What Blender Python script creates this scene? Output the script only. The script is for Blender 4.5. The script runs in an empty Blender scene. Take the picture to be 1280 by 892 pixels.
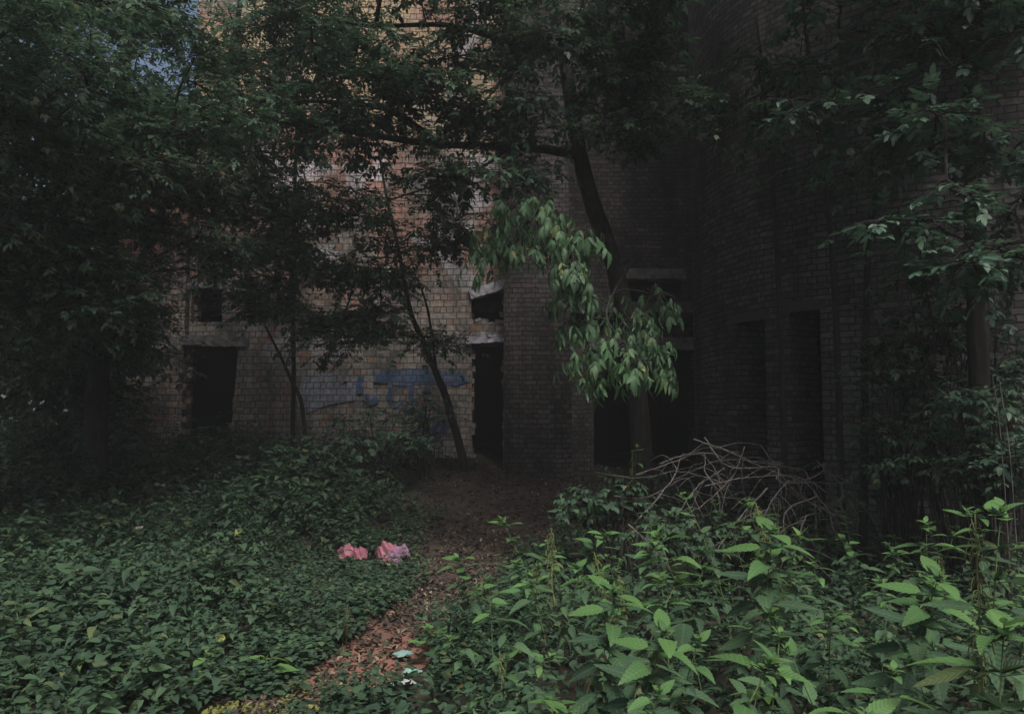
import bpy, math, random
import numpy as np
from mathutils import Vector
random.seed(7); RNG = np.random.default_rng(7)
S = bpy.context.scene; COL = S.collection
R = math.radians

# ------------------------------------------------------------ camera, sky, sun, exposure
CAMZ, FPX, PITCH = 1.6, 967.0, R(4.08)
cd = bpy.data.cameras.new('camera'); cam = bpy.data.objects.new('camera', cd); COL.objects.link(cam)
cam.location = (0, 0, CAMZ); cam.rotation_euler = (R(90) + PITCH, 0, 0)
cd.sensor_width = 36; cd.lens = FPX / 1280 * 36; cd.clip_start = 0.05; cd.clip_end = 1000
S.camera = cam
SUN_EL, SUN_DIR = R(57), Vector((0.35, -0.94, 0)).normalized()      # towards the sun, on the ground
W = bpy.data.worlds.new('World'); S.world = W; W.use_nodes = True
wn = W.node_tree.nodes; wl = W.node_tree.links
sky = wn.new('ShaderNodeTexSky'); sky.sky_type = 'NISHITA'; sky.sun_disc = False
sky.sun_elevation = SUN_EL; sky.sun_rotation = math.atan2(SUN_DIR.x, SUN_DIR.y)
sky.air_density = 1.0; sky.dust_density = 6.0
wl.new(sky.outputs[0], wn['Background'].inputs[0]); wn['Background'].inputs[1].default_value = 0.085
sd = bpy.data.lights.new('sun', 'SUN'); sd.energy = 2.7; sd.angle = R(18); sd.color = (1, 0.97, 0.92)
sun = bpy.data.objects.new('sun', sd); COL.objects.link(sun)
TO_SUN = Vector((SUN_DIR.x * math.cos(SUN_EL), SUN_DIR.y * math.cos(SUN_EL), math.sin(SUN_EL)))
sun.rotation_euler = TO_SUN.to_track_quat('Z', 'Y').to_euler(); sun.location = TO_SUN * 40
S.view_settings.view_transform = 'Standard'; S.view_settings.look = 'None'
S.view_settings.gamma = 1; S.view_settings.exposure = 0.43
S.render.engine = 'CYCLES'; S.cycles.max_bounces = 7; S.cycles.diffuse_bounces = 4
S.cycles.transmission_bounces = 4; S.cycles.glossy_bounces = 3

HAZE = 0.0024
# ------------------------------------------------------------ helpers
def P(px, py, d):
    """the point at world distance d (along y) seen at this pixel of the photograph"""
    a, b = (px - 640) / FPX, (446 - py) / FPX
    ry = math.cos(PITCH) - b * math.sin(PITCH); rz = math.sin(PITCH) + b * math.cos(PITCH)
    return np.array((a / ry * d, d, CAMZ + rz / ry * d))

def gz(x, y):
    x = np.asarray(x, float); y = np.asarray(y, float)
    t = np.clip((y - 6.5) / 7.5, 0, 1); t = t * t * (3 - 2 * t)
    bank = np.clip((y - 10.6) / 2.8, 0, 1) * np.clip((.35 - x) / 1.0, 0, 1) * .34
    return 0.45 * t + bank + 0.025 * np.sin(1.7 * x + 0.6 * y) * np.sin(1.3 * y - 0.4 * x) + 0.012 * np.sin(5.1 * x) * np.sin(4.3 * y)

def tag(o, label=None, cat=None, group=None, kind=None):
    for k, v in (('label', label), ('category', cat), ('group', group), ('kind', kind)):
        if v: o[k] = v
    return o
def empty(name, loc=(0, 0, 0), rz=0):
    o = bpy.data.objects.new(name, None); COL.objects.link(o); o.location = loc; o.rotation_euler[2] = rz
    o.empty_display_size = 0.1; return o

def mesh_obj(name, V, F, mat, parent=None, uv=None, smooth=False, loc=None):
    """V (n,3); F list of index tuples or dict of arrays"""
    me = bpy.data.meshes.new(name)
    V = np.asarray(V, np.float32).reshape(-1, 3)
    if isinstance(F, tuple):
        loops, starts, totals = F
    else:
        totals = np.array([len(f) for f in F], np.int32)
        loops = np.array([i for f in F for i in f], np.int32)
        starts = np.concatenate(([0], np.cumsum(totals)[:-1])).astype(np.int32)
    me.vertices.add(len(V)); me.vertices.foreach_set('co', V.ravel())
    me.loops.add(len(loops)); me.loops.foreach_set('vertex_index', loops.astype(np.int32))
    me.polygons.add(len(starts)); me.polygons.foreach_set('loop_start', starts.astype(np.int32))
    me.polygons.foreach_set('loop_total', totals.astype(np.int32))
    if uv is not None:
        ul = me.uv_layers.new(name='UVMap'); ul.data.foreach_set('uv', np.asarray(uv, np.float32).ravel())
    me.update(calc_edges=True); me.validate()
    me.polygons.foreach_set('use_smooth', np.full(len(me.polygons), bool(smooth)))
    if mat: me.materials.append(mat)
    o = bpy.data.objects.new(name, me); COL.objects.link(o)
    if parent: o.parent = parent
    if loc is not None: o.location = loc
    return o

class MB:
    """collects tubes and boxes into one mesh"""
    def __init__(s): s.V = []; s.F = []; s.n = 0
    def add(s, V, F):
        V = np.asarray(V, float); s.V.append(V); s.F += [tuple(i + s.n for i in f) for f in F]; s.n += len(V)
    def tube(s, pts, rad, sides=6, wob=0.0):
        pts = np.asarray(pts, float); n = len(pts)
        rad = np.asarray(rad, float) if np.ndim(rad) else np.full(n, float(rad))
        T = np.gradient(pts, axis=0); T /= np.linalg.norm(T, axis=1)[:, None] + 1e-9
        ref = np.array((0, 0, 1.)) if abs(T[0][2]) < .9 else np.array((1., 0, 0))
        A = np.cross(T, ref); A /= np.linalg.norm(A, axis=1)[:, None] + 1e-9
        B = np.cross(T, A)
        an = np.linspace(0, 2 * math.pi, sides, endpoint=False)
        rr = rad[:, None] * (1 + wob * RNG.normal(size=(n, sides)))
        V = pts[:, None, :] + rr[..., None] * (np.cos(an)[None, :, None] * A[:, None, :] + np.sin(an)[None, :, None] * B[:, None, :])
        F = []
        for i in range(n - 1):
            for k in range(sides):
                k2 = (k + 1) % sides
                F.append((i * sides + k, i * sides + k2, (i + 1) * sides + k2, (i + 1) * sides + k))
        F.append(tuple(range(sides))[::-1]); F.append(tuple((n - 1) * sides + k for k in range(sides)))
        s.add(V.reshape(-1, 3), F)
    def box(s, c, h, rot=0, tilt=0, jit=0):
        c = np.asarray(c, float); V = []
        for z in (-1, 1):
            for x, y in ((-1, -1), (1, -1), (1, 1), (-1, 1)):
                v = np.array((x * h[0], y * h[1], z * h[2])) + RNG.normal(size=3) * jit
                ct, st = math.cos(tilt), math.sin(tilt); v = np.array((v[0] * ct - v[2] * st, v[1], v[0] * st + v[2] * ct))
                cr, sr = math.cos(rot), math.sin(rot); V.append(c + np.array((v[0] * cr - v[1] * sr, v[0] * sr + v[1] * cr, v[2])))
        s.add(V, [(3, 2, 1, 0), (4, 5, 6, 7), (0, 1, 5, 4), (1, 2, 6, 5), (2, 3, 7, 6), (3, 0, 4, 7)])
    def slab(s, c, h, tilt=0, jit=.012, n=12):
        """rough cast slab with chipped edges"""
        V = []; k = 3; ct, st = math.cos(tilt), math.sin(tilt)
        ring = [(-1, -1), (-.3, -1), (.4, -1), (1, -1), (1, 0), (1, 1), (.4, 1), (-.3, 1), (-1, 1), (-1, 0)]
        for i in range(n + 1):
            for y, z in ring:
                e = jit * (2.2 if random.random() < .18 else 1)
                v = np.array(((i / n * 2 - 1) * h[0], y * h[1], z * h[2])) + RNG.normal(size=3) * e * .6
                V.append(np.asarray(c) + np.array((v[0] * ct - v[2] * st, v[1], v[0] * st + v[2] * ct)))
        m = len(ring); F = [(i * m + q, i * m + (q + 1) % m, (i + 1) * m + (q + 1) % m, (i + 1) * m + q) for i in range(n) for q in range(m)]
        F += [tuple(range(m))[::-1], tuple(n * m + q for q in range(m))]; s.add(V, F)
    def build(s, name, mat, parent=None, smooth=False, loc=None):
        return mesh_obj(name, np.concatenate(s.V), s.F, mat, parent, None, smooth, loc)

def smooth_path(pts, n=6):
    pts = np.asarray(pts, float)
    if len(pts) < 3: return np.linspace(pts[0], pts[-1], n + 1)
    q = np.vstack((2 * pts[0] - pts[1], pts, 2 * pts[-1] - pts[-2])); out = []
    for i in range(1, len(q) - 2):
        for t in np.linspace(0, 1, n, endpoint=False):
            a, b, c, d = q[i - 1], q[i], q[i + 1], q[i + 2]
            out.append(.5 * (2 * b + (c - a) * t + (2 * a - 5 * b + 4 * c - d) * t * t + (3 * b - a - 3 * c + d) * t ** 3))
    out.append(pts[-1]); return np.array(out)

# leaf outlines: stations along the blade (t, half width); blade folded along the midrib
def template(st, fold=.25, droop=.18):
    V = [(0, 0, 0)]; F = []; UV = [(0, .5)]
    for t, w in st:
        z = -droop * t * t
        V += [(t, w, z + fold * w * .6), (t, 0, z), (t, -w, z + fold * w * .6)]
        UV += [(t, .5 + w), (t, .5), (t, .5 - w)]
    V.append((1, 0, -droop)); UV.append((1, .5)); last = len(V) - 1; k = len(st)
    F += [(0, 2, 1), (0, 3, 2)]
    for i in range(k - 1):
        a = 1 + 3 * i; b = a + 3
        F += [(a, a + 1, b + 1, b), (a + 1, a + 2, b + 2, b + 1)]
    a = 1 + 3 * (k - 1); F += [(a, a + 1, last), (a + 1, a + 2, last)]
    return np.array(V, float), F, np.array(UV, float)
T_TREE = template([(.3, .24), (.62, .2)])
T_BIG = template([(.08, .07), (.2, .15), (.3, .17), (.36, .14), (.46, .2), (.55, .13), (.66, .155), (.74, .09), (.82, .1), (.92, .03)], .5, .4)
T_OVAL = template([(.2, .2), (.45, .27), (.75, .18)], .22, .15)
_n = []
for i, t in enumerate((.05, .1, .17, .24, .31, .38, .45, .52, .59, .66, .73, .8, .87, .94)):
    w = .215 * (math.sin(math.pi * min(1, t ** .62)) ** .8) * (1.09 if i % 2 else .93)
    _n.append((t, w))
T_NETTLE = template(_n, .3, .2)
T_IVY = template([(.06, .26), (.28, .37), (.45, .3), (.62, .27), (.82, .12)], .35, .3)
T_DEAD = template([(.25, .2), (.6, .22)], .9, -.25)

class Leaves:
    def __init__(s): s.b = []; s.d = []; s.n = []; s.l = []; s.w = []
    def add(s, b, d, n, l, w=1.0): s.b.append(b); s.d.append(d); s.n.append(n); s.l.append(l); s.w.append(w)
    def addmany(s, b, d, n, l, w=None):
        s.b += list(b); s.d += list(d); s.n += list(n); s.l += list(l); s.w += list(w if w is not None else np.ones(len(l)))
    def arrays(s, tpl):
        b = np.array(s.b, float); d = np.array(s.d, float); n = np.array(s.n, float); l = np.array(s.l, float); w = np.array(s.w, float)
        d /= np.linalg.norm(d, axis=1)[:, None] + 1e-9
        side = np.cross(n, d); side /= np.linalg.norm(side, axis=1)[:, None] + 1e-9
        n = np.cross(d, side); V0, F0, UV0 = tpl
        cur = 1 + .8 * RNG.normal(size=len(b)) 
        V = (b[:, None, :] + l[:, None, None] * (V0[None, :, 0, None] * d[:, None, :]
             + (V0[None, :, 1] * w[:, None])[..., None] * side[:, None, :] + (V0[None, :, 2] * cur[:, None])[..., None] * n[:, None, :]))
        N, K = len(b), len(V0)
        lo = np.array([i for f in F0 for i in f], np.int64); to = np.array([len(f) for f in F0], np.int64)
        loops = (lo[None, :] + (np.arange(N) * K)[:, None]).ravel(); totals = np.tile(to, N)
        starts = np.concatenate(([0], np.cumsum(totals)[:-1]))
        return V.reshape(-1, 3), (loops, starts, totals), np.tile(UV0[lo], (N, 1))
    def build(s, name, tpl, mat, parent=None, smooth=True, loc=None):
        V, F, uv = s.arrays(tpl)
        return mesh_obj(name, V, F, mat, parent, uv, smooth, loc)

def rnd(a, b): return random.uniform(a, b)
def rvec(): 
    v = RNG.normal(size=3); return v / np.linalg.norm(v)
UPV = np.array((0, 0, 1.))

# ------------------------------------------------------------ materials
def mat(name):
    m = bpy.data.materials.new(name); m.use_nodes = True
    nt = m.node_tree; return m, nt.nodes, nt.links, nt.nodes['Principled BSDF']
def ramp(nodes, stops, interp='LINEAR'):
    r = nodes.new('ShaderNodeValToRGB'); r.color_ramp.interpolation = interp
    e = r.color_ramp.elements
    while len(e) > 1: e.remove(e[-1])
    e[0].position = stops[0][0]; e[0].color = (*stops[0][1], 1)
    for p, c in stops[1:]:
        k = e.new(p); k.color = (*c, 1)
    return r
def leaf_mat(name, stops, trans=.3, rough=.5, veins=False, spec=.35):
    m, n, l, b = mat(name)
    g = n.new('ShaderNodeNewGeometry'); r = ramp(n, stops); l.new(g.outputs['Random Per Island'], r.inputs[0])
    col = r.outputs[0]
    no = n.new('ShaderNodeTexNoise'); no.inputs['Scale'].default_value = 1.3; l.new(g.outputs['Position'], no.inputs['Vector'])
    hv = n.new('ShaderNodeHueSaturation'); mr = n.new('ShaderNodeMapRange')
    mr.inputs[1].default_value = .3; mr.inputs[2].default_value = .7; mr.inputs[3].default_value = .75; mr.inputs[4].default_value = 1.25
    l.new(no.outputs[0], mr.inputs[0]); l.new(mr.outputs[0], hv.inputs['Value']); l.new(col, hv.inputs['Color']); col = hv.outputs[0]
    if veins:
        uv = n.new('ShaderNodeUVMap'); sx = n.new('ShaderNodeSeparateXYZ'); l.new(uv.outputs[0], sx.inputs[0])
        def M(op, a, bb=None, **k):
            q = n.new('ShaderNodeMath'); q.operation = op
            for i, v in enumerate((a, bb)):
                if v is None: continue
                if isinstance(v, (int, float)): q.inputs[i].default_value = v
                else: l.new(v, q.inputs[i])
            return q.outputs[0]
        dy = M('ABSOLUTE', M('SUBTRACT', sx.outputs[1], .5))
        ph = M('SUBTRACT', sx.outputs[0], M('MULTIPLY', dy, .9))
        sv = M('POWER', M('ABSOLUTE', M('SINE', M('MULTIPLY', ph, 26.0))), 9.0)
        mid = M('LESS_THAN', dy, .018)
        vv = M('MAXIMUM', M('MULTIPLY', sv, .55), mid)
        inv = M('SUBTRACT', 1.0, M('ABSOLUTE', M('SINE', M('MULTIPLY', ph, 26.0))))
        mx = n.new('ShaderNodeMixRGB'); mx.blend_type = 'MULTIPLY'; l.new(M('MULTIPLY', M('POWER', inv, 3.0), .35), mx.inputs[0])
        l.new(col, mx.inputs[1]); mx.inputs[2].default_value = (.4, .5, .4, 1)
        mx2 = n.new('ShaderNodeMixRGB'); l.new(M('MULTIPLY', mid, .2), mx2.inputs[0]); l.new(mx.outputs[0], mx2.inputs[1]); mx2.inputs[2].default_value = (.2, .3, .13, 1)
        col = mx2.outputs[0]
        bp = n.new('ShaderNodeBump'); bp.inputs['Strength'].default_value = .5; bp.inputs['Distance'].default_value = .003
        l.new(M('ABSOLUTE', M('SINE', M('MULTIPLY', ph, 26.0))), bp.inputs['Height']); l.new(bp.outputs[0], b.inputs['Normal'])
    l.new(col, b.inputs['Base Color']); b.inputs['Roughness'].default_value = rough
    b.inputs['Specular IOR Level'].default_value = spec
    if trans:
        t = n.new('ShaderNodeBsdfTranslucent'); ms = n.new('ShaderNodeMixShader'); ms.inputs[0].default_value = trans
        hs = n.new('ShaderNodeHueSaturation'); hs.inputs['Value'].default_value = 1.3; hs.inputs['Hue'].default_value = .48
        l.new(col, hs.inputs['Color']); l.new(hs.outputs[0], t.inputs[0])
        l.new(b.outputs[0], ms.inputs[1]); l.new(t.outputs[0], ms.inputs[2])
        l.new(ms.outputs[0], n['Material Output'].inputs[0])
    return m
M_LEAF = leaf_mat('dark tree leaf', [(0, (.042, .085, .058)), (.5, (.06, .115, .072)), (.85, (.08, .145, .082)), (1, (.13, .17, .085))], .35)
M_LEAFB = leaf_mat('box elder leaf', [(0, (.05, .1, .055)), (.6, (.07, .14, .07)), (.94, (.09, .165, .075)), (1, (.2, .19, .06))], .3, .45, True)
M_LEAFR = leaf_mat('smooth grey leaf', [(0, (.04, .085, .06)), (.7, (.06, .12, .08)), (1, (.1, .16, .1))], .22, .38, True, .5)
M_NETTLE = leaf_mat('nettle leaf', [(0, (.045, .09, .054)), (.5, (.065, .125, .068)), (.9, (.09, .165, .08)), (1, (.14, .16, .065))], .3, .62, True, .22)
M_YOUNG = leaf_mat('young nettle leaf', [(0, (.085, .185, .068)), (.6, (.125, .25, .082)), (1, (.2, .28, .085))], .35, .55, True, .25)
M_COVER = leaf_mat('ground cover leaf', [(0, (.035, .065, .043)), (.5, (.048, .09, .054)), (.95, (.065, .12, .06)), (1, (.14, .14, .06))], .25, .65, False, .2)
M_DEADLEAF = leaf_mat('fallen leaf', [(0, (.025, .02, .016)), (.5, (.05, .038, .028)), (.85, (.1, .075, .052)), (1, (.22, .18, .12))], 0, .8)
M_YELLOW = leaf_mat('yellow leaf', [(0, (.25, .25, .04)), (1, (.38, .36, .07))], .3)
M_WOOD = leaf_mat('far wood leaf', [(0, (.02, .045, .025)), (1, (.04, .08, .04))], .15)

def bark_mat(name, c0, c1, scale=6):
    m, n, l, b = mat(name)
    tc = n.new('ShaderNodeTexCoord'); mp = n.new('ShaderNodeMapping'); mp.inputs['Scale'].default_value = (scale, scale, scale * .25)
    no = n.new('ShaderNodeTexNoise'); no.inputs['Scale'].default_value = 3; no.inputs['Detail'].default_value = 8
    r = ramp(n, [(.3, c0), (.7, c1)]); l.new(tc.outputs['Object'], mp.inputs[0]); l.new(mp.outputs[0], no.inputs[0]); l.new(no.outputs[0], r.inputs[0])
    l.new(r.outputs[0], b.inputs['Base Color']); b.inputs['Roughness'].default_value = .9; b.inputs['Specular IOR Level'].default_value = .2
    bp = n.new('ShaderNodeBump'); bp.inputs['Distance'].default_value = .02; l.new(no.outputs[0], bp.inputs['Height']); l.new(bp.outputs[0], b.inputs['Normal'])
    return m
M_BARK = bark_mat('dark bark', (.016, .0145, .013), (.046, .041, .037))
M_TWIG = bark_mat('grey dead twig', (.05, .046, .043), (.15, .135, .125), 12)
M_STEM = bark_mat('green stem', (.06, .1, .04), (.12, .16, .07), 10)
M_TASSEL = bark_mat('green yellow flower tassels', (.1, .14, .05), (.2, .2, .08), 12)
M_PALE = bark_mat('pale dead stem', (.2, .18, .13), (.35, .32, .24), 12)

def brick_mat(name, cols, bw=.24, rh=.115, mortar=(.075, .07, .066), patches=None, tint=None, rough=.92):
    m, n, l, b = mat(name)
    uv = n.new('ShaderNodeUVMap')
    nw = n.new('ShaderNodeTexNoise'); nw.inputs['Scale'].default_value = 2.2; l.new(uv.outputs[0], nw.inputs[0])
    add = n.new('ShaderNodeVectorMath'); add.operation = 'MULTIPLY_ADD'; l.new(nw.outputs['Color'], add.inputs[0])
    add.inputs[1].default_value = (.07, .06, 0); l.new(uv.outputs[0], add.inputs[2])
    nf = n.new('ShaderNodeTexNoise'); nf.inputs['Scale'].default_value = 11; l.new(uv.outputs[0], nf.inputs[0])
    ad2 = n.new('ShaderNodeVectorMath'); ad2.operation = 'MULTIPLY_ADD'; l.new(nf.outputs['Color'], ad2.inputs[0]); ad2.inputs[1].default_value = (.03, .024, 0); l.new(add.outputs[0], ad2.inputs[2]); add = ad2
    br = n.new('ShaderNodeTexBrick'); br.inputs['Scale'].default_value = 1
    br.offset = .5; br.offset_frequency = 2; br.squash = .5; br.squash_frequency = 2
    br.inputs['Color1'].default_value = (0, 0, 0, 1); br.inputs['Color2'].default_value = (1, 1, 1, 1); br.inputs['Mortar'].default_value = (.5, .5, .5, 1)
    br.inputs['Mortar Size'].default_value = .008; br.inputs['Mortar Smooth'].default_value = .25
    br.inputs['Brick Width'].default_value = bw; br.inputs['Row Height'].default_value = rh
    l.new(add.outputs[0], br.inputs['Vector'])
    r = ramp(n, cols); l.new(br.outputs['Color'], r.inputs[0]); col = r.outputs[0]
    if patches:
        for sc, lo, hi, c, off, zlo, zhi in patches:      # areas of another colour, fading in with height
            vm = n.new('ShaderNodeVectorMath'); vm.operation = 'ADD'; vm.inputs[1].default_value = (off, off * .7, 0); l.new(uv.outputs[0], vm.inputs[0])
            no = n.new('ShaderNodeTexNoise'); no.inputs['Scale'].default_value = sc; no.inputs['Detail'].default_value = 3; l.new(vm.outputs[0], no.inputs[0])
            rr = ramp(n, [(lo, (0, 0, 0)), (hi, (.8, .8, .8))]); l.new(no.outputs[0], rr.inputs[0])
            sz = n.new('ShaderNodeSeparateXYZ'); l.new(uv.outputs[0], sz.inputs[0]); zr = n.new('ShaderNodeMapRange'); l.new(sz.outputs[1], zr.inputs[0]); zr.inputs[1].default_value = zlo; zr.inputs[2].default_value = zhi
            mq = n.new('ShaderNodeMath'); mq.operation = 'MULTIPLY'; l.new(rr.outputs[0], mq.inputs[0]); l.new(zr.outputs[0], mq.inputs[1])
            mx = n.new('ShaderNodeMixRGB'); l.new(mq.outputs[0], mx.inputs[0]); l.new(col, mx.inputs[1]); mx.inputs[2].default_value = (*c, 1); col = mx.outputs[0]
    if tint:
        mx = n.new('ShaderNodeMixRGB'); pn = n.new('ShaderNodeTexNoise'); pn.inputs['Scale'].default_value = 6; pn.inputs['Detail'].default_value = 6; l.new(uv.outputs[0], pn.inputs[0]); pr = n.new('ShaderNodeMapRange'); l.new(pn.outputs[0], pr.inputs[0]); pr.inputs[1].default_value = .36; pr.inputs[2].default_value = .6; pr.inputs[3].default_value = .5; pr.inputs[4].default_value = tint[3]; l.new(pr.outputs[0], mx.inputs[0]); l.new(col, mx.inputs[1]); mx.inputs[2].default_value = (*tint[:3], 1); col = mx.outputs[0]
    dn = n.new('ShaderNodeTexNoise'); dn.inputs['Scale'].default_value = 14; dn.inputs['Detail'].default_value = 6; l.new(uv.outputs[0], dn.inputs[0])
    dm = n.new('ShaderNodeMapRange'); dm.inputs[1].default_value = .3; dm.inputs[2].default_value = .7; dm.inputs[3].default_value = .6; dm.inputs[4].default_value = 1.2; l.new(dn.outputs[0], dm.inputs[0])
    st = n.new('ShaderNodeTexNoise'); st.inputs['Scale'].default_value = 1.1; st.inputs['Detail'].default_value = 7; st.inputs['Roughness'].default_value = .65
    smp = n.new('ShaderNodeMapping'); smp.inputs['Scale'].default_value = (1.6, .5, 1); l.new(uv.outputs[0], smp.inputs[0]); l.new(smp.outputs[0], st.inputs[0])
    sm = n.new('ShaderNodeMapRange'); sm.inputs[1].default_value = .36; sm.inputs[2].default_value = .62; sm.inputs[3].default_value = .45; sm.inputs[4].default_value = 1.1; l.new(st.outputs[0], sm.inputs[0])
    dm2 = n.new('ShaderNodeMath'); dm2.operation = 'MULTIPLY'; l.new(dm.outputs[0], dm2.inputs[0]); l.new(sm.outputs[0], dm2.inputs[1])
    hv = n.new('ShaderNodeHueSaturation'); l.new(col, hv.inputs['Color']); l.new(dm2.outputs[0], hv.inputs['Value'])
    mx = n.new('ShaderNodeMixRGB'); l.new(br.outputs['Fac'], mx.inputs[0]); l.new(hv.outputs[0], mx.inputs[1]); mx.inputs[2].default_value = (*mortar, 1)
    l.new(mx.outputs[0], b.inputs['Base Color']); b.inputs['Roughness'].default_value = rough; b.inputs['Specular IOR Level'].default_value = .2
    sub = n.new('ShaderNodeMath'); sub.operation = 'MULTIPLY_ADD'; l.new(br.outputs['Fac'], sub.inputs[0]); sub.inputs[1].default_value = -1; 
    m2 = n.new('ShaderNodeMath'); m2.operation = 'MULTIPLY'; m2.inputs[1].default_value = .5; l.new(dn.outputs[0], m2.inputs[0]); l.new(m2.outputs[0], sub.inputs[2])
    bp = n.new('ShaderNodeBump'); bp.inputs['Strength'].default_value = .9; bp.inputs['Distance'].default_value = .018; l.new(sub.outputs[0], bp.inputs['Height']); l.new(bp.outputs[0], b.inputs['Normal'])
    return m
WALLC = [(0, (.17, .16, .145)), (.3, (.27, .25, .22)), (.6, (.33, .29, .255)), (.8, (.28, .27, .265)), (.92, (.32, .235, .2)), (1, (.33, .19, .145))]
PATCH = [(.8, .44, .54, (.5, .27, .215), 3.1, 3.2, 4.6), (.9, .58, .62, (.55, .54, .57), 11.4, 2.2, 3), (.45, .42, .5, (.52, .4, .25), 23.7, 6.2, 7.2)]  # last entry: sunlit yellow tone put into the colour of the upper wall
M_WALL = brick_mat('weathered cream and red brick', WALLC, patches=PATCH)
M_BLUE = brick_mat('blue spray paint on brick', WALLC, tint=(.03, .12, .3, .85))
M_PALEBLUE = brick_mat('pale spray paint on brick', WALLC, tint=(.34, .38, .5, .75))
M_VIOLET = brick_mat('dark violet spray paint on brick', WALLC, tint=(.05, .05, .25, .85))
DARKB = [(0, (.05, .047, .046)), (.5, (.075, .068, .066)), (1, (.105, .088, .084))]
M_DARKBRICK = brick_mat('dark brick', DARKB, .25, .085, (.018, .017, .017))  # darker brick tones for the buttress, centre wall and shell
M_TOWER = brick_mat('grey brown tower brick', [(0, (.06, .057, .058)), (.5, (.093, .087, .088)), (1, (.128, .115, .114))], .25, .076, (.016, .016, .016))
def plain_mat(name, c0, c1, scale=8, rough=.9, bump=.01):
    m, n, l, b = mat(name); tc = n.new('ShaderNodeTexCoord')
    no = n.new('ShaderNodeTexNoise'); no.inputs['Scale'].default_value = scale; no.inputs['Detail'].default_value = 9; l.new(tc.outputs['Object'], no.inputs[0])
    r = ramp(n, [(.35, c0), (.65, c1)]); l.new(no.outputs[0], r.inputs[0]); l.new(r.outputs[0], b.inputs['Base Color'])
    b.inputs['Roughness'].default_value = rough; b.inputs['Specular IOR Level'].default_value = .25
    bp = n.new('ShaderNodeBump'); bp.inputs['Distance'].default_value = bump; l.new(no.outputs[0], bp.inputs['Height']); l.new(bp.outputs[0], b.inputs['Normal'])
    return m
M_CONC = plain_mat('grey concrete', (.1, .096, .095), (.2, .19, .19))
M_WHITE = plain_mat('pale concrete', (.24, .235, .27), (.42, .41, .46))  # light concrete; reflected light on the lintel soffit is put into its tone
M_SOIL = plain_mat('dark woodland soil', (.018, .016, .012), (.045, .038, .028), 3)
M_PATH = plain_mat('trodden soil', (.026, .021, .018), (.066, .049, .038), 4)
def redden():      # red clay shows at the near end of the path
    n, l = M_PATH.node_tree.nodes, M_PATH.node_tree.links; b = n['Principled BSDF']; src = b.inputs['Base Color'].links[0].from_socket
    tc = n.new('ShaderNodeTexCoord'); sx = n.new('ShaderNodeSeparateXYZ'); l.new(tc.outputs['Object'], sx.inputs[0])
    no = n.new('ShaderNodeTexNoise'); no.inputs['Scale'].default_value = 3; l.new(tc.outputs['Object'], no.inputs[0])
    ad = n.new('ShaderNodeMath'); ad.operation = 'MULTIPLY_ADD'; l.new(no.outputs[0], ad.inputs[0]); ad.inputs[1].default_value = 2; l.new(sx.outputs[1], ad.inputs[2])
    mr = n.new('ShaderNodeMapRange'); l.new(ad.outputs[0], mr.inputs[0]); mr.inputs[1].default_value = 7.2; mr.inputs[2].default_value = 6.4
    mx = n.new('ShaderNodeMixRGB'); l.new(mr.outputs[0], mx.inputs[0]); l.new(src, mx.inputs[1]); mx.inputs[2].default_value = (.2, .1, .075, 1); l.new(mx.outputs[0], b.inputs['Base Color'])
redden()
M_ROOF = plain_mat('dark roof slab', (.06, .06, .06), (.1, .1, .1))
M_PINK = plain_mat('pink plastic', (.24, .085, .115), (.33, .13, .17), 3, .45, .004)
M_LILAC = plain_mat('faded pink plastic', (.22, .12, .19), (.3, .17, .27), 3, .45, .004)
M_PAPER = plain_mat('dirty white paper', (.22, .24, .235), (.42, .45, .43), 9, .7, .003)
M_TEAL = plain_mat('pale teal plastic', (.16, .29, .265), (.24, .37, .34), 9, .5, .003)
M_MOSS = leaf_mat('yellow green moss', [(0, (.1, .12, .03)), (1, (.22, .23, .06))], .2, .7)

# ------------------------------------------------------------ ground and path
def grid(xs, ys, zf):
    X, Y = np.meshgrid(xs, ys, indexing='ij'); V = np.stack((X, Y, zf(X, Y)), -1).reshape(-1, 3); ny = len(ys)
    F = [(i * ny + j, (i + 1) * ny + j, (i + 1) * ny + j + 1, i * ny + j + 1) for i in range(len(xs) - 1) for j in range(ny - 1)]
    return V, F
xs = np.concatenate((np.linspace(-150, -12, 14), np.linspace(-11, 11, 90), np.linspace(12, 150, 14)))
ys = np.concatenate((np.linspace(-150, -4, 14), np.linspace(-3, 19, 90), np.linspace(20, 150, 14)))
V, F = grid(xs, ys, gz); tag(mesh_obj('ground', V, F, M_SOIL, smooth=True), kind='structure')
PATH = [(3.0, -1.75, .3), (4.1, -1.25, .2), (4.7, -1.05, .3), (5.3, -.9, .36), (6.2, -.64, .38), (7.2, -.55, .42), (8.5, -.5, .7), (10, -.05, 1.25), (11.5, .25, 1.45), (13, .3, 1.3), (13.75, .1, 1.0)]
PY = np.array([p[0] for p in PATH]); PX = np.array([p[1] for p in PATH]); PW = np.array([p[2] for p in PATH])
def path_x(y): return np.interp(y, PY, PX), np.interp(y, PY, PW)
yy = np.linspace(3.0, 13.75, 90); V = []; F = []
for i, y in enumerate(yy):
    c, w = path_x(y)
    for k in range(9):
        s = k / 4 - 1; e = 1 + .22 * math.sin(y * 3.1 + (5 if s > 0 else 0)) + .12 * math.sin(y * 7.7 + s)
        x = c + s * w * e; V.append((x, y, float(gz(x, y)) + .006 + .012 * (1 - s * s)))
    if i:
        for k in range(8): a = (i - 1) * 9 + k; F.append((a, a + 1, a + 10, a + 9))
tag(mesh_obj('path', V, F, M_PATH, smooth=True), kind='structure')

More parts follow.
